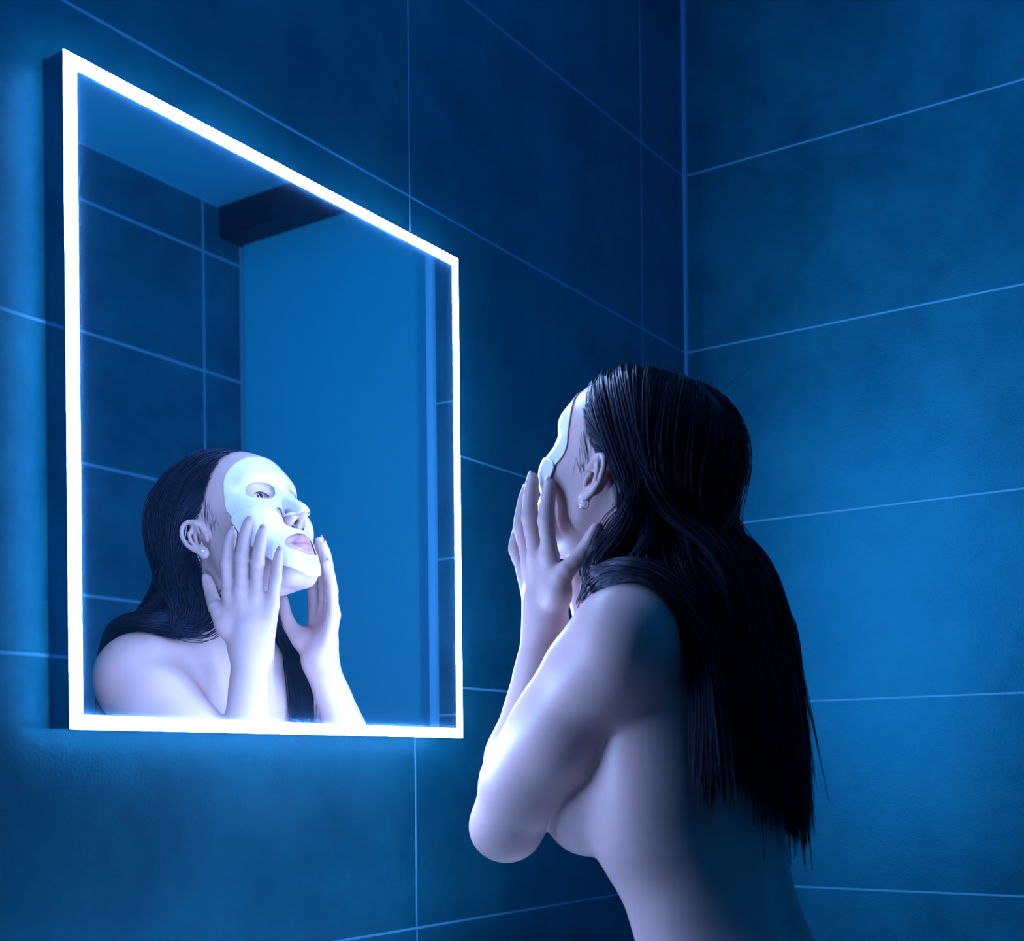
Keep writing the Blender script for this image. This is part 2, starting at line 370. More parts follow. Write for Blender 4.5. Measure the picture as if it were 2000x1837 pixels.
def arm_sdf(P, S, E_, W, sgn):
    ax = (E_ - S); ax2 = (W - E_)
    d = cap(P, S, S + ax * .5, .0445, .0440)
    d = smin(d, cap(P, S + ax * .5, E_, .0440, .0360), .02)
    d = smin(d, ell(P, S + A3(sgn * .004, .006, -.012), (.046, .048, .054)), .03)         # deltoid
    d = smin(d, cap(P, S + ax * .22 + A3(sgn * .005, .012, .006), S + ax * .78 + A3(sgn * .005, .012, .006), .0400, .0390), .03)   # biceps
    d = smin(d, ell(P, E_ + A3(0, .004, -.006), (.0340, .0330, .0310)), .02)              # elbow
    f = cap(P, E_, E_ + ax2 * .33, .0320, .0335)
    f = smin(f, cap(P, E_ + ax2 * .33, W, .0335, .0190), .02)
    f = smin(f, cap(P, E_ + ax2 * .78, W + ax2 * .04, .0205, .0185), .01)
    return smin(d, f, .010)

# torso: leaning stack of elliptical sections  (z, centre x, centre y, half width, half depth)
SECT = np.array([
    (.30, -.785, -.500, .120, .080), (.70, -.785, -.505, .160, .115), (.80, -.785, -.495, .165, .118), (.86, -.785, -.460, .140, .098),
    (.915, -.785, -.430, .121, .083), (.965, -.785, -.411, .118, .081), (1.02, -.785, -.396, .123, .085), (1.08, -.785, -.388, .125, .093),
    (1.14, -.785, -.384, .120, .094), (1.19, -.785, -.381, .114, .089), (1.232, -.786, -.374, .116, .072), (1.272, -.787, -.364, .082, .055), (1.33, -.788, -.352, .050, .045)])
def sect(z):
    """smooth interpolation of the sections"""
    zz = SECT[:, 0]; i = np.clip(np.searchsorted(zz, z) - 1, 0, len(zz) - 2)
    h = zz[i + 1] - zz[i]; t = np.clip((z - zz[i]) / h, 0, 1)[:, None]
    m = np.gradient(SECT[:, 1:], zz, axis=0)
    h = h[:, None]; a, b = SECT[i, 1:], SECT[i + 1, 1:]
    return (2 * t ** 3 - 3 * t ** 2 + 1) * a + (t ** 3 - 2 * t ** 2 + t) * h * m[i] + (-2 * t ** 3 + 3 * t ** 2) * b + (t ** 3 - t ** 2) * h * m[i + 1]
def torso_sdf(P, rich=True):
    s = sect(P[:, 2]); u = (P[:, 0] - s[:, 0]) / s[:, 2]; v = (P[:, 1] - s[:, 1]) / s[:, 3]
    k0 = np.sqrt(u * u + v * v) + 1e-9; k1 = np.sqrt((u / s[:, 2]) ** 2 + (v / s[:, 3]) ** 2) + 1e-9
    d = k0 * (k0 - 1) / k1
    d = smax(d, P[:, 2] - 1.315, .04); d = smax(d, .74 - P[:, 2], .05)
    M_ = P.copy(); cx = -.785; M_[:, 0] = np.abs(M_[:, 0] - cx)                           # mirrored half
    d = smin(d, cap(P, (-.788, -.358, 1.25), (-.789, -.338, 1.37), .056, .050), .035)     # neck
    d = smin(d, cap(M_, (.016, -.378, 1.300), (.105, -.390, 1.236), .024, .028), .036)    # trapezius
    d = smin(d, cap(M_, (.070, -.375, 1.190), (.124, -.385, 1.210), .052, .038), .045)     # chest to shoulder
    if rich:
        d = smin(d, cap(M_, (.012, -.305, 1.250), (.122, -.352, 1.250), .0080, .0080), .018)   # collar bones
        d = smin(d, ell(M_, (.058, -.303, 1.066), (.057, .054, .064)), .026)              # bust
        d = smax(d, -cap(P, (-.785, -.520, .93), (-.785, -.497, 1.20), .020, .014), .030) # spine furrow
        d = smin(d, cap(M_, (.085, -.372, 1.02), (.090, -.380, 1.11), .028, .024), .05)   # ribs
    return d
def legs_sdf(P):
    M_ = P.copy(); M_[:, 0] = np.abs(M_[:, 0] + .785)
    d = cap(M_, (.082, -.500, .76), (.078, -.485, .47), .088, .056)
    d = smin(d, ell(M_, (.07, -.560, .76), (.085, .075, .085)), .05)
    d = smin(d, cap(M_, (.078, -.485, .47), (.078, -.510, .33), .054, .052), .03)
    d = smin(d, cap(M_, (.078, -.510, .33), (.078, -.510, .08), .052, .034), .03)
    d = smin(d, cap(M_, (.078, -.525, .040), (.086, -.385, .024), .036, .024), .03)
    d = smin(d, cap(M_, (.078, -.385, .020), (.096, -.370, .018), .020, .018), .02)
    return np.maximum(d, .002 - P[:, 2])
def smin_var(a, b, k):
    h = np.clip(k - np.abs(a - b), 0, None) / k
    return np.minimum(a, b) - h * h * k * .25
def full_sdf(P):
    d = torso_sdf(P)
    lowm = P[:, 2] < .95
    if lowm.any(): d[lowm] = smin(d[lowm], legs_sdf(P[lowm]), .03)
    hm = P[:, 2] > 1.18
    if hm.any(): d[hm] = smin(d[hm], head_sdf_world(P[hm]), .022)
    for S, E_, W, sg, H in ((SL, EL, WL, -1, HAND_L), (SR, ER, WR, 1, HAND_R)):
        lo = np.minimum(np.minimum(S, E_), W) - .11; hi = np.maximum(np.maximum(S, E_), W) + .11
        a = boxed(P, lo, hi, lambda p: arm_sdf(p, S, E_, W, sg))
        h = boxed(P, W - A3(.07, .09, .05), W + A3(.07, .07, .20), lambda p: hand_sdf(p, H))
        a = smin(a, h, .014)
        kk = np.clip(1 - np.linalg.norm(P - S - A3(0, -.02, .01), axis=1) / .13, 0, 1)
        d = smin_var(d, a, .0015 + .046 * kk)
    return d

def surface_nets(fn, xs, ys, zs, B=8):
    nx, ny, nz = len(xs), len(ys), len(zs)
    nb = [-(-n // B) for n in (nx, ny, nz)]
    mid = lambda a, i: (a[np.minimum(i * B, len(a) - 1)] + a[np.minimum(i * B + B - 1, len(a) - 1)]) / 2
    bx, by, bz = np.meshgrid(*[np.arange(n) for n in nb], indexing='ij')
    bi = np.stack([bx.ravel(), by.ravel(), bz.ravel()], 1)
    Cn = np.stack([mid(xs, bi[:, 0]), mid(ys, bi[:, 1]), mid(zs, bi[:, 2])], 1)
    span = lambda a, i: (a[np.minimum(i * B + B, len(a) - 1)] - a[np.minimum(i * B, len(a) - 1)]) / 2
    hd = np.sqrt(span(xs, bi[:, 0]) ** 2 + span(ys, bi[:, 1]) ** 2 + span(zs, bi[:, 2]) ** 2)
    d0 = fn(Cn)
    V = np.full((nb[0] * B, nb[1] * B, nb[2] * B), .1, np.float32)
    V.reshape(nb[0], B, nb[1], B, nb[2], B)[:] = np.sign(d0).reshape(nb)[:, None, :, None, :, None] * .1
    act = bi[np.abs(d0) < hd * 1.5 + .012]
    oi = np.stack(np.meshgrid(*[np.arange(B)] * 3, indexing='ij'), -1).reshape(-1, 3)
    px = np.concatenate([xs, np.full(nb[0] * B - nx, xs[-1] + 1)]); py = np.concatenate([ys, np.full(nb[1] * B - ny, ys[-1] + 1)]); pz = np.concatenate([zs, np.full(nb[2] * B - nz, zs[-1] + 1)])
    for s in range(0, len(act), 800):
        id_ = (act[s:s + 800, None, :] * B + oi[None]).reshape(-1, 3)
        V[id_[:, 0], id_[:, 1], id_[:, 2]] = fn(np.stack([px[id_[:, 0]], py[id_[:, 1]], pz[id_[:, 2]]], 1))
    V = V[:nx, :ny, :nz]; S = V < 0
    cnt = np.zeros((nx - 1, ny - 1, nz - 1), np.int8)
    for i in (0, 1):
        for j in (0, 1):
            for k in (0, 1): cnt += S[i:nx - 1 + i, j:ny - 1 + j, k:nz - 1 + k]
    ci = np.argwhere((cnt > 0) & (cnt < 8)); del cnt
    ids = np.full((nx - 1, ny - 1, nz - 1), -1, np.int32); ids[ci[:, 0], ci[:, 1], ci[:, 2]] = np.arange(len(ci))
    acc = np.zeros((len(ci), 3)); num = np.zeros(len(ci))
    cor = [(i, j, k) for i in (0, 1) for j in (0, 1) for k in (0, 1)]
    ax = (xs, ys, zs)
    val = [V[ci[:, 0] + i, ci[:, 1] + j, ci[:, 2] + k] for i, j, k in cor]
    pos = [np.stack([xs[ci[:, 0] + i], ys[ci[:, 1] + j], zs[ci[:, 2] + k]], 1) for i, j, k in cor]
    for a in range(8):
        for b in range(a + 1, 8):
            if sum(abs(cor[a][q] - cor[b][q]) for q in range(3)) != 1: continue
            m = (val[a] < 0) != (val[b] < 0)
            t = (val[a] / (val[a] - val[b] + 1e-20))[m][:, None]
            acc[m] += pos[a][m] * (1 - t) + pos[b][m] * t; num[m] += 1
    VV = acc / num[:, None]
    F = []
    for axn in range(3):
        sl0 = [slice(None)] * 3; sl1 = [slice(None)] * 3; sl0[axn] = slice(0, -1); sl1[axn] = slice(1, None)
        e = np.argwhere(S[tuple(sl0)] != S[tuple(sl1)])
        u, v = [(1, 2), (2, 0), (0, 1)][axn]
        e = e[(e[:, u] > 0) & (e[:, v] > 0) & (e[:, u] < (nx, ny, nz)[u] - 1) & (e[:, v] < (nx, ny, nz)[v] - 1)]
        ins = S[e[:, 0], e[:, 1], e[:, 2]]
        def cell(du, dv):
            c = e.copy(); c[:, u] -= du; c[:, v] -= dv; return ids[c[:, 0], c[:, 1], c[:, 2]]
        q = np.stack([cell(1, 1), cell(0, 1), cell(0, 0), cell(1, 0)], 1)
        q[~ins] = q[~ins][:, ::-1]
        F.append(q)
    F = np.concatenate(F); F = F[(F >= 0).all(1)]
    return VV, F
def gradient(fn, V, h=.0006):
    g = np.zeros_like(V)
    for k in range(3):
        e = np.zeros(3); e[k] = h
        g[:, k] = (fn(V + e) - fn(V - e)) / (2 * h)
    return g
def project(fn, V, it=2, h=.0006, clampd=.002):
    for _ in range(it):
        for s in range(0, len(V), 200000):
            p = V[s:s + 200000]; d = fn(p); g = gradient(fn, p, h)
            st = d[:, None] * g / np.clip((g * g).sum(1), .25, None)[:, None]
            V[s:s + 200000] = p - np.clip(st, -clampd, clampd)
    return V

PB = Vector((-.785, -.50, 0.0))
person = empty('person', PB)
tag(person, 'person with long straight black hair and bare shoulders pressing both hands to the face', 'person')
PBn = np.array(PB)
xs = np.arange(-.995, -.575, .0019); ys = np.arange(-.66, -.165, .0019)
zs = np.concatenate([np.arange(-.01, .84, .006), np.arange(.84, 1.225, .0028), np.arange(1.225, 1.545, .0016)])
VB, FB = surface_nets(full_sdf, xs, ys, zs)
VB = project(full_sdf, VB, 1)
me = np_mesh('body', VB - PBn, FB)
# skin tint: lips and nails
tint = np.zeros((len(VB), 4), np.float32); tint[:, 3] = 1
Q = to_head(VB); nearh = np.all(np.abs(Q - A3(0, .085, -.055)) < A3(.028, .03, .02), axis=1)
if nearh.any():
    q = Q[nearh]
    zt = -.0465 - .0080 * (np.abs(q[:, 0]) / .0235) ** 2.2; zb = -.0655 + .0095 * (np.abs(q[:, 0]) / .0225) ** 2.2
    sd = np.minimum(zt - q[:, 2], q[:, 2] - zb)
    tint[nearh, 0] = np.clip(sd / .0012 + .3, 0, 1) * (q[:, 1] > .075) * (np.abs(q[:, 0]) < .024)
for H in (HAND_L, HAND_R):
    n = back_dir(H); m = np.nonzero(np.all(np.abs(VB - H['wrist'] - A3(0, 0, .09)) < .13, axis=1))[0]
    for i in range(5):
        f = nail_sdf(VB[m], H, i, n); tint[m, 1] = np.maximum(tint[m, 1], np.clip(1 - f / .0004, 0, 1))
ca = me.color_attributes.new('tint', 'FLOAT_COLOR', 'POINT'); ca.data.foreach_set('color', tint.ravel())
M_SKIN = mat('skin', (.80, .56, .50), .42, Subsurface_Weight=.12, Subsurface_Scale=.006)
b = M_SKIN.node_tree.nodes['Principled BSDF']; b.inputs['Subsurface Radius'].default_value = (1.0, .35, .2); b.inputs['Specular IOR Level'].default_value = .35
at = N(M_SKIN, 'ShaderNodeVertexColor', layer_name='tint'); sp = N(M_SKIN, 'ShaderNodeSeparateColor')
lk = M_SKIN.node_tree.links; lk.new(at.outputs['Color'], sp.inputs['Color'])
nzs = N(M_SKIN, 'ShaderNodeTexNoise'); nzs.inputs['Scale'].default_value = 38; nzs.inputs['Detail'].default_value = 5
geo = N(M_SKIN, 'ShaderNodeNewGeometry'); lk.new(geo.outputs['Position'], nzs.inputs['Vector'])
mxa = N(M_SKIN, 'ShaderNodeMix', data_type='RGBA'); mxa.inputs['A'].default_value = (.43, .285, .28, 1); mxa.inputs['B'].default_value = (.49, .335, .325, 1); lk.new(nzs.outputs['Fac'], mxa.inputs['Factor'])
mxb = N(M_SKIN, 'ShaderNodeMix', data_type='RGBA'); mxb.inputs['B'].default_value = (.36, .150, .160, 1); lk.new(sp.outputs['Red'], mxb.inputs['Factor']); lk.new(mxa.outputs['Result'], mxb.inputs['A'])
mxc = N(M_SKIN, 'ShaderNodeMix', data_type='RGBA'); mxc.inputs['B'].default_value = (.42, .23, .235, 1); lk.new(sp.outputs['Green'], mxc.inputs['Factor']); lk.new(mxb.outputs['Result'], mxc.inputs['A'])
lk.new(mxc.outputs['Result'], b.inputs['Base Color'])
ad = N(M_SKIN, 'ShaderNodeMath', operation='MAXIMUM'); lk.new(sp.outputs['Red'], ad.inputs[0]); lk.new(sp.outputs['Green'], ad.inputs[1])
mr_ = N(M_SKIN, 'ShaderNodeMapRange'); mr_.inputs['To Min'].default_value = .45; mr_.inputs['To Max'].default_value = .18; lk.new(ad.outputs[0], mr_.inputs['Value']); lk.new(mr_.outputs['Result'], b.inputs['Roughness'])
bp = N(M_SKIN, 'ShaderNodeBump'); bp.inputs['Strength'].default_value = .10; bp.inputs['Distance'].default_value = .001
nz2 = N(M_SKIN, 'ShaderNodeTexNoise'); nz2.inputs['Scale'].default_value = 700; lk.new(geo.outputs['Position'], nz2.inputs['Vector']); lk.new(nz2.outputs['Fac'], bp.inputs['Height']); lk.new(bp.outputs['Normal'], b.inputs['Normal'])
body = link('body', me, M_SKIN, person, smooth=True)

# eyes
M_EYE = mat('eye', (.75, .72, .70), .08)
nt = M_EYE.node_tree; tc = N(M_EYE, 'ShaderNodeTexCoord'); sx = N(M_EYE, 'ShaderNodeSeparateXYZ'); rp = N(M_EYE, 'ShaderNodeValToRGB')
nt.links.new(tc.outputs['Object'], sx.inputs[0]); nt.links.new(sx.outputs['Z'], rp.inputs['Fac'])
mrr = N(M_EYE, 'ShaderNodeMapRange'); mrr.inputs['From Min'].default_value = 0; mrr.inputs['From Max'].default_value = .0126
nt.links.new(sx.outputs['Z'], mrr.inputs['Value']); nt.links.new(mrr.outputs['Result'], rp.inputs['Fac'])
cr = rp.color_ramp; cr.interpolation = 'CONSTANT'; cr.elements[0].color = (.78, .75, .74, 1); cr.elements[1].position = .89; cr.elements[1].color = (.035, .02, .015, 1)
e = cr.elements.new(.975); e.color = (.002, .002, .002, 1)
nt.links.new(rp.outputs['Color'], nt.nodes['Principled BSDF'].inputs['Base Color'])
bm = bmesh.new(); bmesh.ops.create_uvsphere(bm, u_segments=32, v_segments=20, radius=.0126); eme = bm_mesh('eyeball', bm)
gaze = (HR @ A3(-.10, 1, -.22)); gz = Vector(gaze).normalized()
for sx_ in (-1, 1):
    o = link('eyeball', eme, M_EYE, person, smooth=True)
    o.location = Vector(from_head((sx_ * .0315, .0650, .0205))) - PB
    o.rotation_euler = gz.to_track_quat('Z', 'Y').to_euler()

# towel round the hips, below the picture
M_TOWEL = mat('towel', (.05, .10, .16), .95); noise_colour(M_TOWEL, (.04, .09, .15), (.06, .12, .18), 60, 3, .5, 900)
def towel():
    na, nz_ = 120, 40; V, F = [], []
    zz = np.linspace(.30, .868, nz_)
    for j, z in enumerate(zz):
        for i in range(na):
            a = 2 * math.pi * i / na
            s = sect(np.array([max(z, .74)]))[0]
            k = (.868 - z) / .568
            rr = 1.0 + .035 * k * math.sin(9 * a + 2 * math.sin(3 * a)) + .05 * k
            hip = .016 + .02 * math.exp(-((z - .78) / .06) ** 2) * (1 if math.sin(a) < 0 else .2)
            V.append((s[0] + (s[2] + hip) * rr * math.cos(a), s[1] + (s[3] + hip + .018 * (math.sin(a) < 0) * math.exp(-((z - .77) / .09) ** 2)) * rr * math.sin(a), z))
    for j in range(nz_ - 1):
        for i in range(na):
            F.append((j * na + i, j * na + (i + 1) % na, (j + 1) * na + (i + 1) % na, (j + 1) * na + i))
    me = np_mesh('towel', np.array(V) - PBn, F); o = link('towel', me, M_TOWEL, person, smooth=True)
    md = o.modifiers.new('thick', 'SOLIDIFY'); md.thickness = .005; md.offset = 1
towel()

# ------------------------------------------------------------------ hair
HAZ = np.radians([0, 25, 45, 60, 75, 90, 105, 120, 140, 180]); HZL = np.array([.096, .092, .078, .056, .028, .022, .000, -.030, -.050, -.060])
def hair_zone(L):
    az = np.arctan2(np.abs(L[:, 0]), L[:, 1]); return L[:, 2] - np.interp(az, HAZ, HZL)
z_ = hair_zone(Q)
inh = (np.linalg.norm(Q, axis=1) < .16) & (z_ > -.002) & (np.abs(Q[:, 0]) < .0800)
earm = np.zeros(len(VB), bool); nb_ = np.linalg.norm(Q, axis=1) < .13
earm[nb_] = boxed(Q[nb_], A3(-.13, -.06, -.07), A3(.13, .05, .06), ear_sdf, .1) < .0015
tint[:, 2] = np.where(inh & ~earm, np.clip((z_ - .003) / .006, 0, 1), 0)
ca.data.foreach_set('color', tint.ravel())
mxd = N(M_SKIN, 'ShaderNodeMix', data_type='RGBA'); mxd.inputs['B'].default_value = (.012, .012, .016, 1); lk.new(sp.outputs['Blue'], mxd.inputs['Factor']); lk.new(mxc.outputs['Result'], mxd.inputs['A'])
lk.new(mxd.outputs['Result'], b.inputs['Base Color'])

def collide(P):
    L = to_head(P)
    d = ell(L, (0, -.014, .046), (.0735, .093, .078))
    d = smin(d, ell(L, (0, .026, -.008), (.0605, .060, .084)), .030)
    d = smin(d, ell(L, (0, .030, .050), (.060, .054, .048)), .025) * HS
    d = smin(d, torso_sdf(P, False), .01)
    for S, E_ in ((SL, EL), (SR, ER)):
        d = smin(d, cap(P, S, E_, .050, .038), .02)
    return d
def scalp_points(n, lo_margin=0.0):
    out_ = []
    while sum(len(a) for a in out_) < n:
        v = rng.normal(size=(4000, 3)); v /= np.linalg.norm(v, axis=1)[:, None]
        c = A3(0, -.010, .035); t = np.full(len(v), .16)
        for _ in range(24): t -= face_sdf(c + v * t[:, None]) * .9
        L = c + v * t[:, None]; L = L[(hair_zone(L) > lo_margin)]
        out_.append(L)
    return np.concatenate(out_)[:n]
STEP = .015
def trace(L, lock, layer, zend, nstep=46):
    P = from_head(L); n = len(P); path = [P - (P - from_head(np.tile(A3(0, -.01, .03), (n, 1)))) * .05]
    sx = np.where(np.abs(L[:, 0]) < .002, np.sign(rng.normal(size=n)), np.sign(L[:, 0]))
    back = np.clip((-.02 - L[:, 1]) / .06, 0, 1)
    d0 = np.stack([sx * (.85 * (1 - back) + .15), -.42 + .05 * back, -.10 - .9 * back], 1)
    nrm = L - A3(0, -.012, .03); nrm /= np.linalg.norm(nrm, axis=1)[:, None]
    d0 -= nrm * (d0 * nrm).sum(1)[:, None]; d0 += nrm * .02
    D = d0 @ HR.T; D /= np.linalg.norm(D, axis=1)[:, None]
    D0 = D.copy(); alive = np.ones(n, bool); cut = np.full(n, nstep)
    wob = rng.normal(size=(n, 2)) * .05; ymin = P[:, 1].copy(); upper = (L[:, 2] > .012) | (L[:, 1] > -.02)
    for s in range(nstep):
        Lh = to_head(P); onhead = np.clip((Lh[:, 2] + .02) / .06, 0, 1)
        g = np.zeros((n, 3)); g[:, 2] = -1
        low = np.clip((1.41 - P[:, 2]) / .06, 0, 1)
        xt = np.clip(P[:, 0], -.895, -.685); g[:, 0] += np.clip((xt - P[:, 0]) * 20, -2, 2) * low + wob[:, 0]
        lowy = np.clip((1.310 - P[:, 2]) / .05, 0, 1)
        ymin = np.minimum(ymin, P[:, 1])
        g[:, 1] += np.where(lock, np.clip((-.285 - P[:, 1]) * 9, -1, 1.2), np.clip((np.where(upper, -.455, -.425) - P[:, 1]) * 30, -3.2, 0) + np.clip((ymin - .004 - P[:, 1]) * 40, -3, 0) * (1 - lowy)) * np.where(lock, low, np.maximum(lowy, (1 - onhead) * (ymin < -.385) * upper)) + wob[:, 1]
        sidef = ~lock & (np.abs(Lh[:, 0]) > .050) & (Lh[:, 2] < -.018) & (P[:, 2] > 1.295) & (ymin > -.40)
        g[:, 1] += np.where(sidef, np.clip((-.318 - .03 * layer - P[:, 1]) * 22, 0, 1.1), 0)
        g[lock, 0] += ((-.722 - P[lock, 0]) * 10) * low[lock]
        w_ = (.10 + .30 * (1 - onhead))[:, None]
        bk = np.zeros((n, 3)); bk[:] = HR[:, 1] * -1.0
        D = D * (1 - w_) + w_ * g + (.06 * onhead * np.clip((Lh[:, 1] + .03) / .06, 0, 1))[:, None] * bk
        D /= np.linalg.norm(D, axis=1)[:, None]
        Pn = P + D * STEP
        yt = -.313 - .03 * layer
        Pn[:, 1] += np.where(sidef, np.clip((yt - Pn[:, 1]) * .30, 0, .009), 0)
        bkf = upper & ~lock & (ymin < -.40) & (Lh[:, 2] < .03) & (P[:, 2] > 1.24)
        Pn[:, 1] += np.where(bkf, np.clip((np.minimum(ymin, -.432 - .018 * layer) - Pn[:, 1]) * .16, -.0035, 0), 0)
        # tucked behind the ear
        Lh = to_head(Pn); side = (np.abs(Lh[:, 0]) > .035) & (Lh[:, 2] < .050) & (Lh[:, 2] > -.040) & ~lock
        lim = -.008 - .014 * layer
        ex = np.where(side, np.clip(Lh[:, 1] - lim, 0, None), 0) * np.clip((.050 - Lh[:, 2]) / .03, 0, 1)
        Lh[:, 1] -= ex * .55; Pn = from_head(Lh)
        off = np.minimum(.003 + layer * (.011 + .010 * np.clip(s / 10, 0, 1)), .0012 + (s + 1) * STEP * .14)
        for _ in range(2):
            dd = collide(Pn); m = dd < off
            if not m.any(): break
            gr = gradient(collide, Pn[m], .001); gr /= np.linalg.norm(gr, axis=1)[:, None] + 1e-9
            Pn[m] += gr * (off - dd)[m][:, None]
        dd = collide(Pn); Lh = to_head(Pn); pull = (Lh[:, 2] > -.01) & (dd > off + .003)
        if pull.any():
            gr = gradient(collide, Pn[pull], .001); gr /= np.linalg.norm(gr, axis=1)[:, None] + 1e-9
            Pn[pull] -= gr * (np.clip(dd - off - .003, 0, .006)[pull])[:, None]
        D = Pn - P; D /= np.linalg.norm(D, axis=1)[:, None] + 1e-9
        P = P + D * STEP
        path.append(P.copy())
        done = alive & (P[:, 2] < zend); cut[done] = s + 1; alive &= ~done
    return np.stack(path, 1), cut
def resample(path, cut, npt):
    n = len(path); out_ = np.zeros((n, npt, 3))
    for i in range(n):
        p = path[i, :cut[i] + 1]; t = np.linspace(0, len(p) - 1, npt); j = np.minimum(t.astype(int), len(p) - 2); f = (t - j)[:, None]
        out_[i] = p[j] * (1 - f) + p[j + 1] * f
    # light smoothing
    for _ in range(2): out_[:, 1:-1] = .25 * out_[:, :-2] + .5 * out_[:, 1:-1] + .25 * out_[:, 2:]
    return out_
def tubes(paths, r0, r1, sides=3):
    n, m, _ = paths.shape
    T = np.gradient(paths, axis=1); T /= np.linalg.norm(T, axis=2, keepdims=True) + 1e-9
    ref = np.array([.31, .87, .12]); A_ = np.cross(T, ref); A_ /= np.linalg.norm(A_, axis=2, keepdims=True) + 1e-9; B_ = np.cross(T, A_)
    t = np.linspace(0, 1, m); prof = (np.minimum(1, .55 + t * 6)) * np.clip((1 - t) / .35, 0, 1) ** .7
    rad = r1 + (r0 - r1) * prof
    rad = rad[None, :, None]
    if not np.isscalar(r0): pass
    V = np.stack([paths + rad * (math.cos(2 * math.pi * k / sides) * A_ + math.sin(2 * math.pi * k / sides) * B_) for k in range(sides)], 2).reshape(-1, 3)
    base = (np.arange(n)[:, None, None] * m + np.arange(m - 1)[None, :, None]) * sides
    k = np.arange(sides)[None, None, :]; k2 = (k + 1) % sides
    F = np.stack([base + k, base + k2, base + sides + k2, base + sides + k], -1).reshape(-1, 4)
    return V, F
NG, NC, NP = 1800, 7, 25
roots = scalp_points(NG)
Lr = roots; lock = (Lr[:, 0] > .050) & (Lr[:, 1] < .005) & (Lr[:, 2] < .035) & (rng.random(NG) < .55)
layer = rng.random(NG) ** .8
zend = 1.105 + rng.normal(size=NG) * .016; 
zend = np.where(rng.random(NG) < .12, zend + .03, zend)
path, cut = trace(Lr, lock, layer, zend)
endx = path[np.arange(NG), cut, 0]; endy = path[np.arange(NG), cut, 1]
zend2 = 1.098 - .055 * np.clip((endx + .88) / .19, 0, 1) + rng.normal(size=NG) * .020
for i in range(NG):
    j = np.nonzero(path[i, :, 2] < zend2[i])[0]; cut[i] = j[0] if len(j) else path.shape[1] - 1
G_ = resample(path, cut, NP)
tt = np.linspace(0, 1, NP)
spread = np.interp(tt, [0, .1, .55, .85, 1], [.0028, .0034, .0042, .0030, .0010])
KID = []
for c in range(NC):
    offv = rng.normal(size=(NG, 1, 3)) * .62; ph = rng.random((NG, 1)) * 6.28; fr = 5 + rng.random((NG, 1)) * 5
    wv = np.stack([np.sin(tt[None] * fr + ph), np.cos(tt[None] * fr * .8 + ph), 0 * tt[None] + ph * 0], -1) * .35
    e_ = np.clip(.86 + .18 * rng.random(NG), 0, 1)[:, None] * np.linspace(0, NP - 1, NP)[None]; j_ = np.minimum(e_.astype(int), NP - 2); f_ = (e_ - j_)[..., None]; ii = np.arange(NG)[:, None]
    KID.append(G_[ii, j_] * (1 - f_) + G_[ii, j_ + 1] * f_ + (offv + wv) * spread[None, :, None])
HP = np.concatenate(KID)
HV, HF = tubes(HP, .00060, .00016)
M_HAIR = mat('black_hair', (.004, .005, .010), .40); M_HAIR.node_tree.nodes['Principled BSDF'].inputs['Specular IOR Level'].default_value = .32; M_HAIR.node_tree.nodes['Principled BSDF'].inputs['Specular Tint'].default_value = (.35, .55, 1, 1)
hair = link('hair', np_mesh('hair', HV - PBn, HF), M_HAIR, person, smooth=True); tag(hair, 'long straight black hair falling to the middle of the back', kind='stuff')
# loose flyaway hairs
fp = []
fr_ = scalp_points(300, .0); fr_ = fr_[(fr_[:, 2] > .105) | ((hair_zone(fr_) < .012) & (fr_[:, 1] > .04))][:26]
for L in fr_:
    v = (L - A3(0, -.01, .03)); v /= np.linalg.norm(v); ln = .012 + .035 * rng.random(); bd = rng.normal(size=3); bd -= v * (bd @ v); bd /= np.linalg.norm(bd)
    s = np.linspace(0, 1, 14)[:, None]; fp.append(from_head(L + v * ln * s + bd * ln * .55 * s ** 2 + rng.normal(size=3) * .004 * s))
for sg in (-1, 1):                       # fine short hairs in front of the ears
    for _ in range(46):
        az = math.radians(77 + 13 * rng.random()); z0 = .040 - .034 * rng.random() ** 1.3
        th_ = np.full(14, az) + np.linspace(0, 1, 14) * math.radians(2 + 9 * rng.random()); zz_ = z0 - np.linspace(0, 1, 14) * (.008 + .013 * rng.random())
        fp.append(('s', sg * th_, zz_))
cl = np.linspace(0, 1, 14)[:, None]
#fp.append(A3(-.862, -.218, 1.305) * (1 - cl) + A3(-.858, -.218, 1.225) * cl + A3(-.018, .010, 0) * np.sin(cl * math.pi))
# ------------------------------------------------------------------ two-piece sheet mask
RAD = .078
def cast_face(th, z, extra):
    """point of the face surface at azimuth th (0 = front) and height z of the head frame, lifted by extra"""
    dirs = np.stack([np.sin(th), np.cos(th), 0 * th], -1); org = np.stack([0 * th, 0 * th + .012, z], -1)
    t = np.full(th.shape, .13)
    for _ in range(40): t = t - np.clip(face_sdf((org + dirs * t[:, None])), -.01, .02) * .7
    L = org + dirs * t[:, None]
    g = gradient(face_sdf, L, .0016); g /= np.linalg.norm(g, axis=1)[:, None] + 1e-9
    return L + g * extra
sb_ = [f for f in fp if isinstance(f, tuple)]; fp = [f for f in fp if not isinstance(f, tuple)]
fp += list(from_head(cast_face(np.concatenate([f[1] for f in sb_]), np.concatenate([f[2] for f in sb_]), .0005)).reshape(len(sb_), 14, 3))
fv, ff = tubes(np.array(fp), .00014, .00006)
fo = link('loose_hair', np_mesh('loose_hair', fv - PBn, ff), M_HAIR, person, smooth=True); tag(fo, kind='stuff')
def sd_ellipse(u, v, cu, cv, a, b_, pw=2.0):
    k = (np.abs((u - cu) / a) ** pw + np.abs((v - cv) / b_) ** pw) ** (1 / pw)
    return (k - 1) * np.minimum(a, b_)
def sm2(a, b_, k): return smin(a, b_, k)
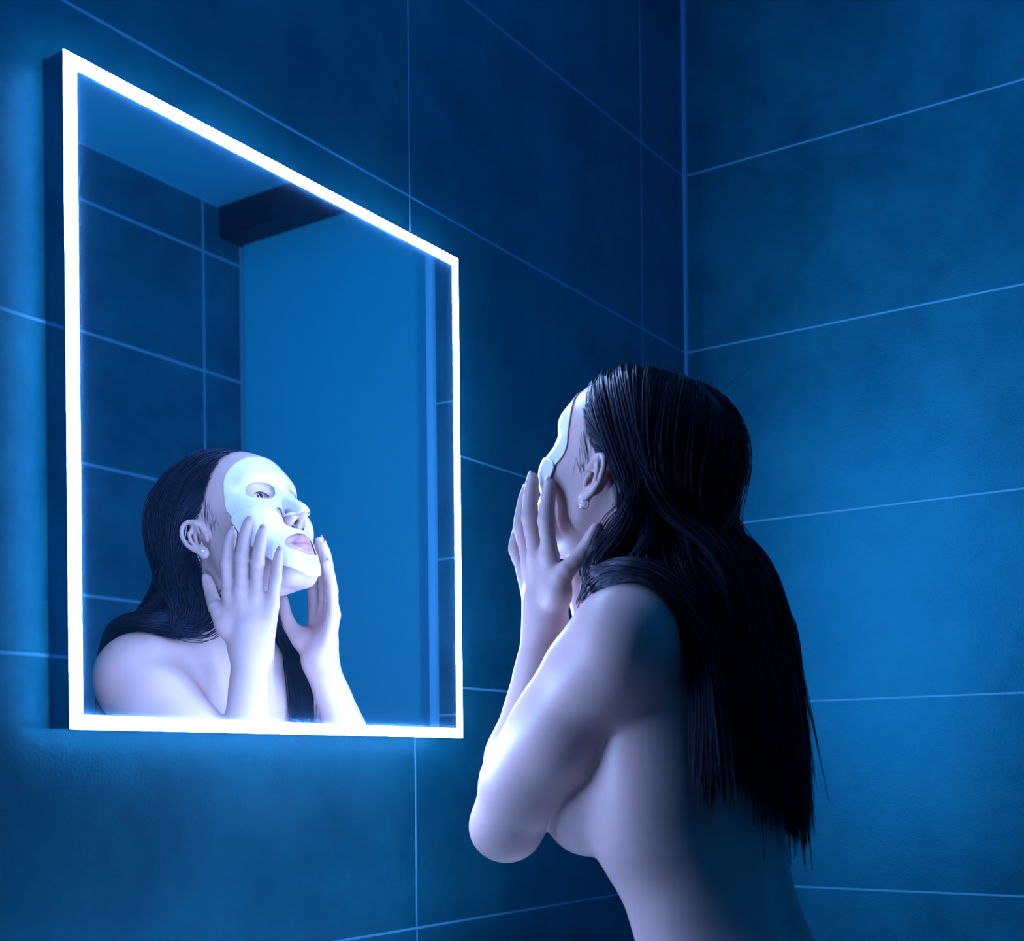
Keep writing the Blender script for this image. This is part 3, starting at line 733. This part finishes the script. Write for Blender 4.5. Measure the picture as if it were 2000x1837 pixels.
def sheet_upper(u, v):
    au = np.abs(u)
    d = sd_ellipse(au, v, 0, .024, .083, .054, 2.3)                       # forehead and temples
    d = sm2(d, sd_ellipse(au, v, .047, .008, .037, .024, 2.3), .010)      # cheek lobes
    lowcut = -.013 + .012 * np.clip((.040 - au) / .02, 0, 1)
    d = smax(d, lowcut - v, .006)
    nose = smax(au - (.009 + .008 * np.clip((.012 - v) / .03, 0, 1)), np.maximum(v - .05, -.0195 - v), .004)
    d = sm2(d, nose, .008)
    eye = sd_ellipse(au, v, .0345, .0235, .0215, .0118, 2.5)
    return smax(d, -eye, .002)
def sheet_lower(u, v):
    au = np.abs(u)
    top = np.interp(au, [0, .010, .016, .022, .03, .045, .09], [-.0335, -.0335, -.028, -.014, -.008, -.003, .001])
    bot = np.interp(au, [0, .012, .022, .035, .05, .064, .074, .084, .1], [-.096, -.095, -.091, -.083, -.071, -.055, -.042, -.020, .02])
    d = smax(v - top, bot - v, .010)
    d = smax(d, au - .0865, .018)
    mouth = sd_ellipse(au, v, 0, -.0555, .0300, .0135, 2.0)
    return smax(d, -mouth, .002)
def sheet(name, shape, lift, parent, m, n=(300, 210), thick=.0012):
    us = np.linspace(-.092, .092, n[0]); vs2 = np.linspace(-.102, .086, n[1])
    U, Vv = np.meshgrid(us, vs2, indexing='ij'); U = U.ravel(); Vv = Vv.ravel()
    h = us[1] - us[0]
    sd = shape(U, Vv)
    for _ in range(3):       # snap border vertices onto the outline
        e = 1e-4; gu = (shape(U + e, Vv) - shape(U - e, Vv)) / (2 * e); gv = (shape(U, Vv + e) - shape(U, Vv - e)) / (2 * e)
        g2 = np.clip(gu * gu + gv * gv, .2, None); m_ = np.abs(sd) < h * .75
        U = U - np.where(m_, sd * gu / g2, 0) * .9; Vv = Vv - np.where(m_, sd * gv / g2, 0) * .9; sd = np.where(m_, shape(U, Vv), sd)
    keep = sd < h * .30
    idx = np.full(len(U), -1); idx[keep] = np.arange(keep.sum())
    I = np.arange(n[0] * n[1]).reshape(n); q = np.stack([I[:-1, :-1], I[1:, :-1], I[1:, 1:], I[:-1, 1:]], -1).reshape(-1, 4)
    q = q[keep[q].all(1)]
    L = cast_face(U[keep] / RAD, Vv[keep], lift)
    # relax so the sheet bridges small creases
    me = np_mesh(name, from_head(L) - np.array(parent.location), idx[q][:, ::-1])
    o = link(name, me, m, parent, smooth=True)
    md = o.modifiers.new('thick', 'SOLIDIFY'); md.thickness = thick; md.offset = 1
    return o
M_MASK = mat('wet_sheet', (.72, .67, .65), .20, Subsurface_Weight=.25, Subsurface_Scale=.004, Coat_Weight=.5, Coat_Roughness=.08)
mk = empty('face_mask', from_head((0, .08, -.09))); tag(mk, 'white wet sheet mask with eye and mouth holes on the face', 'mask')
sheet('upper_sheet', sheet_upper, .0008, mk, M_MASK)
sheet('lower_sheet', sheet_lower, .0026, mk, M_MASK)

# ------------------------------------------------------------------ jewellery
M_STEEL = mat('silver', (.85, .87, .9), .15, 1.0); M_PEARL = mat('pearl', (.9, .9, .92), .15)
def torus(name, c, axis, R, r, m):
    bm = bmesh.new(); nu, nv = 28, 8; vv = []
    for i in range(nu):
        a = 2 * math.pi * i / nu
        for j in range(nv):
            b2 = 2 * math.pi * j / nv; vv.append(bm.verts.new(((R + r * math.cos(b2)) * math.cos(a), (R + r * math.cos(b2)) * math.sin(a), r * math.sin(b2))))
    for i in range(nu):
        for j in range(nv): bm.faces.new((vv[i * nv + j], vv[((i + 1) % nu) * nv + j], vv[((i + 1) % nu) * nv + (j + 1) % nv], vv[i * nv + (j + 1) % nv]))
    o = link(name, bm_mesh(name, bm), m, None, smooth=True); o.location = c; o.rotation_euler = Vector(axis).to_track_quat('Z', 'Y').to_euler(); return o
def L_ear(y, z, dx=0.0):
    x, y, z = ear_pt(y, z, dx); return from_head((-x, y, z))
def vecw(v): return HR @ np.asarray(v, float)
st = empty('ear_stud', L_ear(-.002, -.0275, .0055)); tag(st, 'small round pearl stud in the ear lobe', 'earring')
bm = bmesh.new(); bmesh.ops.create_uvsphere(bm, u_segments=16, v_segments=12, radius=.0021); link('pearl', bm_mesh('pearl', bm), M_PEARL, st, smooth=True)
bm = bmesh.new(); bmesh.ops.create_cone(bm, segments=10, radius1=.0004, radius2=.0004, depth=.006, cap_ends=True); po = link('post', bm_mesh('post', bm), M_STEEL, st)
po.rotation_euler = Vector(vecw((1, 0, 0))).to_track_quat('Z', 'Y').to_euler(); po.location = Vector(vecw((.003, 0, 0)))
tag(torus('ear_hoop', L_ear(-.0125, -.0350, .0040), vecw((.45, .85, .1)), .0046, .0006, M_STEEL), 'thin silver hoop through the lower rim of the ear', 'earring')
pa, pb_ = L_ear(-.008, .0325, .0055), L_ear(-.0235, -.001, .0060)
bb = empty('ear_barbell', (pa + pb_) / 2); tag(bb, 'straight silver bar piercing across the upper ear', 'earring')
ax = Vector(pb_ - pa); bm = bmesh.new(); bmesh.ops.create_cone(bm, segments=12, radius1=.0005, radius2=.0005, depth=ax.length, cap_ends=True)
bo = link('bar', bm_mesh('bar', bm), M_STEEL, bb); bo.rotation_euler = ax.to_track_quat('Z', 'Y').to_euler()
for e_ in (pa, pb_):
    bm = bmesh.new(); bmesh.ops.create_uvsphere(bm, u_segments=12, v_segments=8, radius=.0011); o = link('ball', bm_mesh('ball', bm), M_STEEL, bb, smooth=True); o.location = Vector(e_ - (pa + pb_) / 2)
tag(torus('nose_ring', from_head((0, .1000, -.0300)), vecw((0, 1, .35)), .0042, .0005, M_STEEL), 'small silver ring through the nose', 'nose ring')

# dark lash lines along the upper lids
M_LASH = mat('lash', (.01, .01, .012), .6)
for sg in (-1, 1):
    t = np.linspace(-1, 1, 17); lx = .0315 + .0140 * t; lz = .0190 + .0041 * np.sqrt(np.clip(1 - t * t, 0, 1))
    L = cast_face(sg * np.arctan2(lx, .068), lz, .0004)
    lv, lf = tubes(from_head(L)[None], .0008, .0003, 5)
    link('eyelashes', np_mesh('eyelashes', lv - PBn, lf), M_LASH, person, smooth=True)
